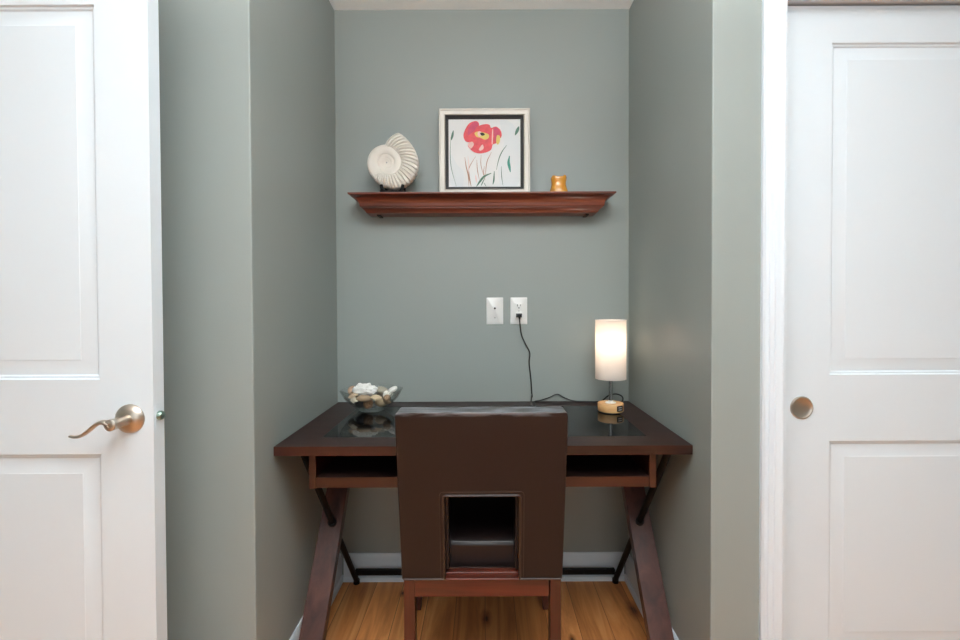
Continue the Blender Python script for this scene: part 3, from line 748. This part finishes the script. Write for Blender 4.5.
for dz in (0.0195, -0.0195):
    bm = bmesh.new(); rounded_plate(bm, po.x, po.z+dz, 0.034, 0.029, YB-0.0085, YB-0.005)
    so = link('socket', bm, M['plate'], op)
    if dz > 0:
        bm = bmesh.new()
        box(bm, po.x-0.0078, po.x-0.0052, YB-0.0089, YB-0.008, po.z+dz-0.001, po.z+dz+0.008)
        box(bm, po.x+0.0052, po.x+0.0074, YB-0.0089, YB-0.008, po.z+dz+0.000, po.z+dz+0.007)
        lathe(bm, [(0.0027, -0.0089), (0.0027, -0.008)], po.x, YB, 12, 'Y', cz=po.z+dz-0.007)
        link('slots', bm, M['hole'], so)
bm = bmesh.new(); lathe(bm, [(0, -0.0072), (0.0026, -0.0070), (0.0032, -0.0055)], po.x, YB, 16, 'Y', cz=po.z); link('screw', bm, M['screw'], op)

# ------------------------------------------------------------------ lamp
LXc, LYc = (610.7-VX)*1.835/F, 1.835
lamp = thing('table_lamp', (LXc, LYc, DKT), 'small table lamp with glowing white cylinder shade on a pale wood base', 'lamp')
lz = DKT+0.0003
bm = bmesh.new()
lathe(bm, [(0.0465, 0.0), (0.048, 0.002), (0.048, 0.028), (0.0465, 0.030), (0, 0.030)], LXc, LYc, 64, cz=lz+0.003)
base = link('base', bm, M['bamboo'], lamp, angle=40)
bm = bmesh.new(); lathe(bm, [(0.044, 0), (0.044, 0.0035)], LXc, LYc, 48, cz=lz); link('base_pad', bm, M['black_plastic'], lamp)
bm = bmesh.new()
an = radians(-62)
def on_rim(r, dx, z):
    c = Vector((cos(an), sin(an), 0)); t = Vector((-sin(an), cos(an), 0))
    return Vector((LXc, LYc, lz))+c*r+t*dx+Vector((0, 0, z))
vs = []
for r in (0.0440, 0.0497):
    vs.append([bm.verts.new(on_rim(r, dx, z)) for dx, z in ((-0.0125, 0.009), (0.0125, 0.009), (0.0125, 0.029), (-0.0125, 0.029))])
for i in range(4): bm.faces.new((vs[0][i], vs[0][(i+1)%4], vs[1][(i+1)%4], vs[1][i]))
bm.faces.new(vs[0][::-1]); bm.faces.new(vs[1])
port = link('port_panel', bm, M['black_plastic'], base)
for z in (0.013, 0.021):
    bm = bmesh.new(); vs = []
    for r in (0.0495, 0.0501):
        vs.append([bm.verts.new(on_rim(r, dx, zz)) for dx, zz in ((-0.008, z), (0.008, z), (0.008, z+0.004), (-0.008, z+0.004))])
    for i in range(4): bm.faces.new((vs[0][i], vs[0][(i+1)%4], vs[1][(i+1)%4], vs[1][i]))
    bm.faces.new(vs[0][::-1]); bm.faces.new(vs[1])
    link('port', bm, M['screw'], base)
bm = bmesh.new(); lathe(bm, [(0.020, 0), (0.020, 0.002), (0.0095, 0.004), (0.008, 0.007), (0.008, 0.009), (0, 0.009)], LXc, LYc, 32, cz=lz+0.033); link('collar', bm, M['plate'], lamp)
bm = bmesh.new(); tube(bm, [(LXc, LYc, lz+0.04), (LXc, LYc, lz+0.180)], 0.0072, 16); link('pole', bm, M['chrome'], lamp, angle=50)
SZ0, SZ1, SR = 0.873, 1.0945, 0.0570
bm = bmesh.new(); lathe(bm, [(SR, SZ0), (SR, SZ1), (SR-0.0012, SZ1), (SR-0.0012, SZ0)], LXc, LYc, 72, closed=True)
shd = link('lamp_shade', bm, M['shade'], lamp, angle=50)
for zz in (SZ0, SZ1-0.004):
    bm = bmesh.new(); lathe(bm, [(SR+0.0005, zz), (SR+0.0005, zz+0.004), (SR-0.0018, zz+0.004), (SR-0.0018, zz)], LXc, LYc, 72, closed=True)
    link('shade_trim', bm, M['shade'], shd, angle=50)
bm = bmesh.new()
lathe(bm, [(0.013, 0.885), (0.013, 0.925), (0.010, 0.927), (0, 0.927)], LXc, LYc, 24)
for k in range(3):
    a = 2*pi*k/3+0.4; tube(bm, [(LXc+0.012*cos(a), LYc+0.012*sin(a), 0.888), (LXc+(SR-0.002)*cos(a), LYc+(SR-0.002)*sin(a), 0.888)], 0.0015, 6)
link('bulb_socket', bm, M['plate'], lamp)
bm = bmesh.new(); lathe(bm, [(0.010, 0.927), (0.014, 0.938), (0.022, 0.958), (0.0245, 0.974), (0.021, 0.990), (0.011, 1.0), (0, 1.002)], LXc, LYc, 32)
link('bulb', bm, emit('warm_bulb', (1.0, 0.88, 0.76, 1), 5.0), lamp)
# power cord
def D(px, py, y=None):       # a point lying on the desk top seen at that spot
    yy = (EYE-DKT-0.003)*F/(py-VY); q = P(px, py, yy); return (q.x, min(yy, YB-0.004), DKT+0.003)
def W(px, py, y):
    q = P(px, py, y); return (q.x, q.y, max(q.z, DKT+0.0036))
ctrl = [W(519.2, 317.5, YB-0.028), W(519.8, 322, YB-0.030), W(521.5, 334, YB-0.022), W(525.5, 343, YB-0.010), W(529.6, 352, YB-0.006), W(529.0, 362, YB-0.006), W(530.6, 378, YB-0.006), W(531.8, 396, YB-0.007),
        (0.1975, YB-0.012, DKT+0.030), (0.190, YB-0.050, DKT+0.006), (0.188, YB-0.100, DKT+0.003), (0.194, YB-0.118, DKT+0.003), (0.204, YB-0.090, DKT+0.003), (0.205, YB-0.030, DKT+0.004),
        W(541, 399.5, YB-0.010), W(549, 396.8, YB-0.008), W(557, 393.5, YB-0.008), W(564, 397, YB-0.010), W(573, 400.8, YB-0.015), W(586, 401.3, YB-0.03), W(598, 401.2, 1.99),
        W(603, 399.5, 1.96), W(608, 395.5, 1.94), W(615, 393.6, 1.93), W(621, 395.2, 1.925), W(623.0, 398.6, 1.92), W(620.5, 402.2, 1.905), (LXc+0.020, LYc+0.060, DKT+0.006), (LXc+0.010, LYc+0.047, DKT+0.012)]
bm = bmesh.new(); tube(bm, spline(ctrl, 8), 0.0026, 8)
cord = link('power_cord', bm, M['black_plastic'], lamp, angle=80)
bm = bmesh.new(); pz = po.z-0.0195
rounded_plate(bm, po.x, pz+0.001, 0.024, 0.017, YB-0.030, YB-0.0087)
tube(bm, [(po.x, YB-0.028, pz-0.004), (po.x+0.001, YB-0.031, pz-0.016)], [0.005, 0.0032], 10)
link('plug', bm, M['black_plastic'], cord, bevel=0.002)

# ------------------------------------------------------------------ glass bowl with shells
BXc, BYc = (370.8-VX)*1.872/F, 1.872
bm = bmesh.new()
def wav(r, h, a):
    k = max(0, (h-0.01)/0.075)
    return r*(1+0.035*k*sin(6*a+0.6)+0.015*k*sin(13*a)), h+0.003*k*k*sin(5*a+1.0)
outer = [(0, 0.0), (0.040, 0.0), (0.052, 0.003), (0.056, 0.008), (0.064, 0.015), (0.082, 0.029), (0.098, 0.047), (0.107, 0.062), (0.112, 0.074), (0.1145, 0.079)]
inner = [(0.1135, 0.0815), (0.110, 0.079), (0.103, 0.063), (0.094, 0.048), (0.078, 0.031), (0.060, 0.0185), (0.048, 0.013), (0.030, 0.011), (0, 0.010)]
lathe(bm, outer+inner, BXc, BYc, 72, mod=wav, cz=DKT+0.0004)
bowl = link_at('glass_bowl', bm, M['glass'], (BXc, BYc, DKT+0.0004), angle=60)
tag(bowl, 'clear glass bowl full of seashells and stones on the left of the desk', 'bowl')
G = 'shells and stones in the glass bowl'
bz = DKT+0.0004
def shell_obj(kind, name, loc, size, col, label, cat, rot=(0, 0, 0), seed=0, rough=0.6):
    bm = bmesh.new()
    if kind == 'stone':
        bmesh.ops.create_icosphere(bm, subdivisions=3, radius=1)
        for v in bm.verts: v.co *= 1+0.16*noise.noise(v.co*1.3+Vector((seed*7.1, 0, 0)))
    elif kind == 'coral':
        bmesh.ops.create_icosphere(bm, subdivisions=4, radius=1)
        for v in bm.verts:
            c = v.co.copy()
            v.co *= 0.86+0.32*abs(noise.noise(c*2.3+Vector((seed*3.3, 1, 0))))+0.16*noise.noise(c*6)
            if c.z > 0: v.co.z *= 1+0.35*abs(sin(c.x*5))
    elif kind == 'scallop':
        n, m_ = 40, 10; grid = []
        for sgn in (1, -1):
            for j in range(m_+1):
                rr = j/m_; row = []
                for i in range(n+1):
                    a = -1.15+2.3*i/n; fl = 1+0.05*cos(a*22)*rr
                    x = sin(a)*rr*fl; y = (cos(a)*rr*fl-0.45); dome = 0.42*sqrt(max(0, 1-rr**2*0.96))*rr**0.4*2*(1 if sgn > 0 else 0.55)
                    row.append(bm.verts.new((x, y, dome*0.8+0.035*cos(a*22)*rr)))
                grid.append(row)
        for g0 in (0, m_+1):
            for j in range(m_):
                for i in range(n):
                    bm.faces.new((grid[g0+j][i], grid[g0+j][i+1], grid[g0+j+1][i+1], grid[g0+j+1][i]))
        a_, b_ = grid[m_], grid[2*m_+1]
        for i in range(n): bm.faces.new((a_[i], a_[i+1], b_[i+1], b_[i]))
        bmesh.ops.remove_doubles(bm, verts=bm.verts[:], dist=1e-4)
    else:            # whelk: turns of a cone
        n = 60; rings = []
        for i in range(n*4+1):
            t = i/(n*4); th = t*4*2*pi; R = 0.62*t**1.2; w = 0.06+0.42*t**1.2; z = 1.0-1.75*t
            rings.append([bm.verts.new((cos(th)*(R+w*cos(k*2*pi/10)), sin(th)*(R+w*cos(k*2*pi/10)), z+w*1.1*sin(k*2*pi/10))) for k in range(10)])
        for a, b in zip(rings, rings[1:]):
            for k in range(10): bm.faces.new((a[k], a[(k+1)%10], b[(k+1)%10], b[k]))
        bm.faces.new(rings[0][::-1]); bm.faces.new(rings[-1])
    s = Vector(size)*1.34
    for v in bm.verts: v.co = Vector((v.co.x*s.x, v.co.y*s.y, v.co.z*s.z))
    from mathutils import Euler
    bmesh.ops.rotate(bm, verts=bm.verts[:], cent=(0, 0, 0), matrix=Euler(rot).to_matrix())
    k_ = 1.13 if abs(loc[0]) < 0.066 else 1.0
    L = Vector((BXc+loc[0]*k_, BYc+loc[1]*k_, bz+loc[2]-(0.003 if loc[2] > 0.07 else 0)))
    bmesh.ops.translate(bm, verts=bm.verts[:], vec=L)
    o = link_at(name, bm, plain(name+'_surface', col, rough, bump=0.3, bscale=120, var=0.2, vscale=45), L, angle=60)
    tag(o, label, cat, G); return o
# lower layer
shell_obj('stone', 'pebble', (-0.030, -0.022, 0.031), (0.017, 0.014, 0.012), rgb(60, 56, 54), 'dark grey pebble low in the glass bowl at left', 'stone', seed=1)
shell_obj('whelk', 'whelk_shell', (0.002, -0.032, 0.035), (0.016, 0.016, 0.015), rgb(156, 118, 86), 'brown spiral whelk shell low in the middle of the glass bowl', 'shell', (1.3, 0.2, 0.8))
shell_obj('stone', 'pebble', (0.036, -0.014, 0.032), (0.018, 0.014, 0.011), rgb(198, 174, 142), 'tan pebble low in the glass bowl at right', 'stone', seed=3)
shell_obj('scallop', 'scallop_shell', (0.012, 0.030, 0.027), (0.022, 0.022, 0.016), rgb(222, 206, 184), 'cream scallop shell at the bottom back of the glass bowl', 'shell', (0.2, 0, 2.6))
shell_obj('stone', 'pebble', (-0.030, 0.024, 0.031), (0.016, 0.014, 0.012), rgb(130, 116, 102), 'brown grey pebble low at the back of the glass bowl', 'stone', seed=4)
# middle
shell_obj('scallop', 'scallop_shell', (-0.056, -0.020, 0.056), (0.022, 0.020, 0.014), rgb(212, 188, 158), 'beige scallop shell against the left side of the glass bowl', 'shell', (0.9, -0.3, -0.5))
shell_obj('stone', 'pebble', (-0.014, -0.050, 0.056), (0.021, 0.014, 0.010), rgb(176, 148, 120), 'light brown stone against the front of the glass bowl', 'stone', seed=6)
shell_obj('scallop', 'scallop_shell', (0.026, -0.048, 0.057), (0.020, 0.018, 0.013), rgb(206, 182, 150), 'tan scallop shell against the front right of the glass bowl', 'shell', (1.0, 0.1, 0.4))
shell_obj('whelk', 'whelk_shell', (0.062, -0.006, 0.060), (0.015, 0.015, 0.014), rgb(238, 232, 222), 'white spiral shell at the right side of the glass bowl', 'shell', (0.5, 1.3, 0.3))
shell_obj('stone', 'pebble', (0.034, 0.036, 0.054), (0.020, 0.018, 0.012), rgb(150, 140, 128), 'grey stone in the glass bowl behind the tan shell', 'stone', seed=9)
shell_obj('stone', 'pebble', (-0.064, 0.026, 0.058), (0.018, 0.015, 0.011), rgb(190, 168, 140), 'sandy pebble at the back left of the glass bowl', 'stone', seed=15)
shell_obj('scallop', 'scallop_shell', (-0.046, -0.044, 0.046), (0.019, 0.017, 0.012), rgb(226, 212, 190), 'cream shell against the front left glass of the bowl', 'shell', (1.1, 0.0, -0.7))
shell_obj('whelk', 'whelk_shell', (0.056, -0.034, 0.052), (0.014, 0.014, 0.013), rgb(168, 140, 112), 'brown spiral shell against the front right glass of the bowl', 'shell', (1.2, 0.6, -0.6))
# top
shell_obj('coral', 'coral_piece', (-0.022, -0.004, 0.080), (0.037, 0.022, 0.017), rgb(240, 238, 232), 'bright white coral lump heaped on top of the glass bowl', 'coral', (0, 0, 0.1), seed=2)
shell_obj('scallop', 'scallop_shell', (0.030, 0.012, 0.076), (0.024, 0.022, 0.020), rgb(160, 154, 138), 'grey green shell on top of the glass bowl, right of white coral', 'shell', (0.9, 0.1, 0.2))
shell_obj('scallop', 'scallop_shell', (-0.078, 0.004, 0.080), (0.018, 0.018, 0.012), rgb(178, 150, 126), 'brown shell on the left rim of the glass bowl', 'shell', (0.6, -0.6, 1.2))
shell_obj('stone', 'sea_glass', (0.082, 0.000, 0.082), (0.015, 0.012, 0.008), rgb(236, 234, 228), 'small white shell fragment at the right rim of the glass bowl', 'shell', (0, -0.5, 0), seed=12, rough=0.3)

# ------------------------------------------------------------------ light
def area(name, loc, rot, sx, sy, power, col):
    l = bpy.data.lights.new(name, 'AREA'); l.shape = 'RECTANGLE'; l.size = sx; l.size_y = sy; l.energy = power; l.color = col
    o = bpy.data.objects.new(name, l); C.objects.link(o); o.location = loc; o.rotation_euler = rot; return o
area('ceiling_panel_light', (-0.1, -0.3, CEIL-0.03), (0, 0, 0), 1.3, 1.0, 9, (0.93, 0.98, 1.0))
area('ceiling_bounce_fill', (0.10, 0.15, 1.88), (radians(180), 0, 0), 0.9, 0.6, 70, (0.92, 0.98, 1.0))  # added unseen fill, bounced off the ceiling for soft top light
area('rear_fill_light', (0.0, RY0+0.05, 1.5), (radians(90), 0, 0), 2.4, 1.5, 24, (0.86, 0.95, 1.0))  # added broad fill from behind the camera; the rear wall has no window
p = bpy.data.lights.new('lamp_bulb_light', 'POINT'); p.energy = 0.6; p.color = (1.0, 0.86, 0.72); p.shadow_soft_size = 0.02
po_ = bpy.data.objects.new('lamp_bulb_light', p); C.objects.link(po_); po_.location = (LXc, LYc, 1.015)

w = bpy.data.worlds.new('world'); bpy.context.scene.world = w; w.use_nodes = True
w.node_tree.nodes['Background'].inputs[0].default_value = (0.6, 0.63, 0.66, 1); w.node_tree.nodes['Background'].inputs[1].default_value = 0.3

# ------------------------------------------------------------------ camera
cam = bpy.data.cameras.new('camera'); co = bpy.data.objects.new('camera', cam); C.objects.link(co)
pitch = radians(0.9)
cam.sensor_width = 36; cam.lens = F*36/960; cam.clip_start = 0.02
co.location = (0, 0, EYE); co.rotation_euler = (radians(90)-pitch, radians(0.22), 0)
cam.shift_x = -(VX-480)/960
cam.shift_y = -((320-VY)-F*math.tan(pitch))/960 + 1.2/960
sc = bpy.context.scene
sc.camera = co
sc.view_settings.view_transform = 'Standard'; sc.view_settings.look = 'None'; sc.view_settings.gamma = 1; sc.view_settings.exposure = 0.0
sc.view_settings.use_curve_mapping = False
sc.cycles.max_bounces = 10; sc.cycles.transmission_bounces = 10
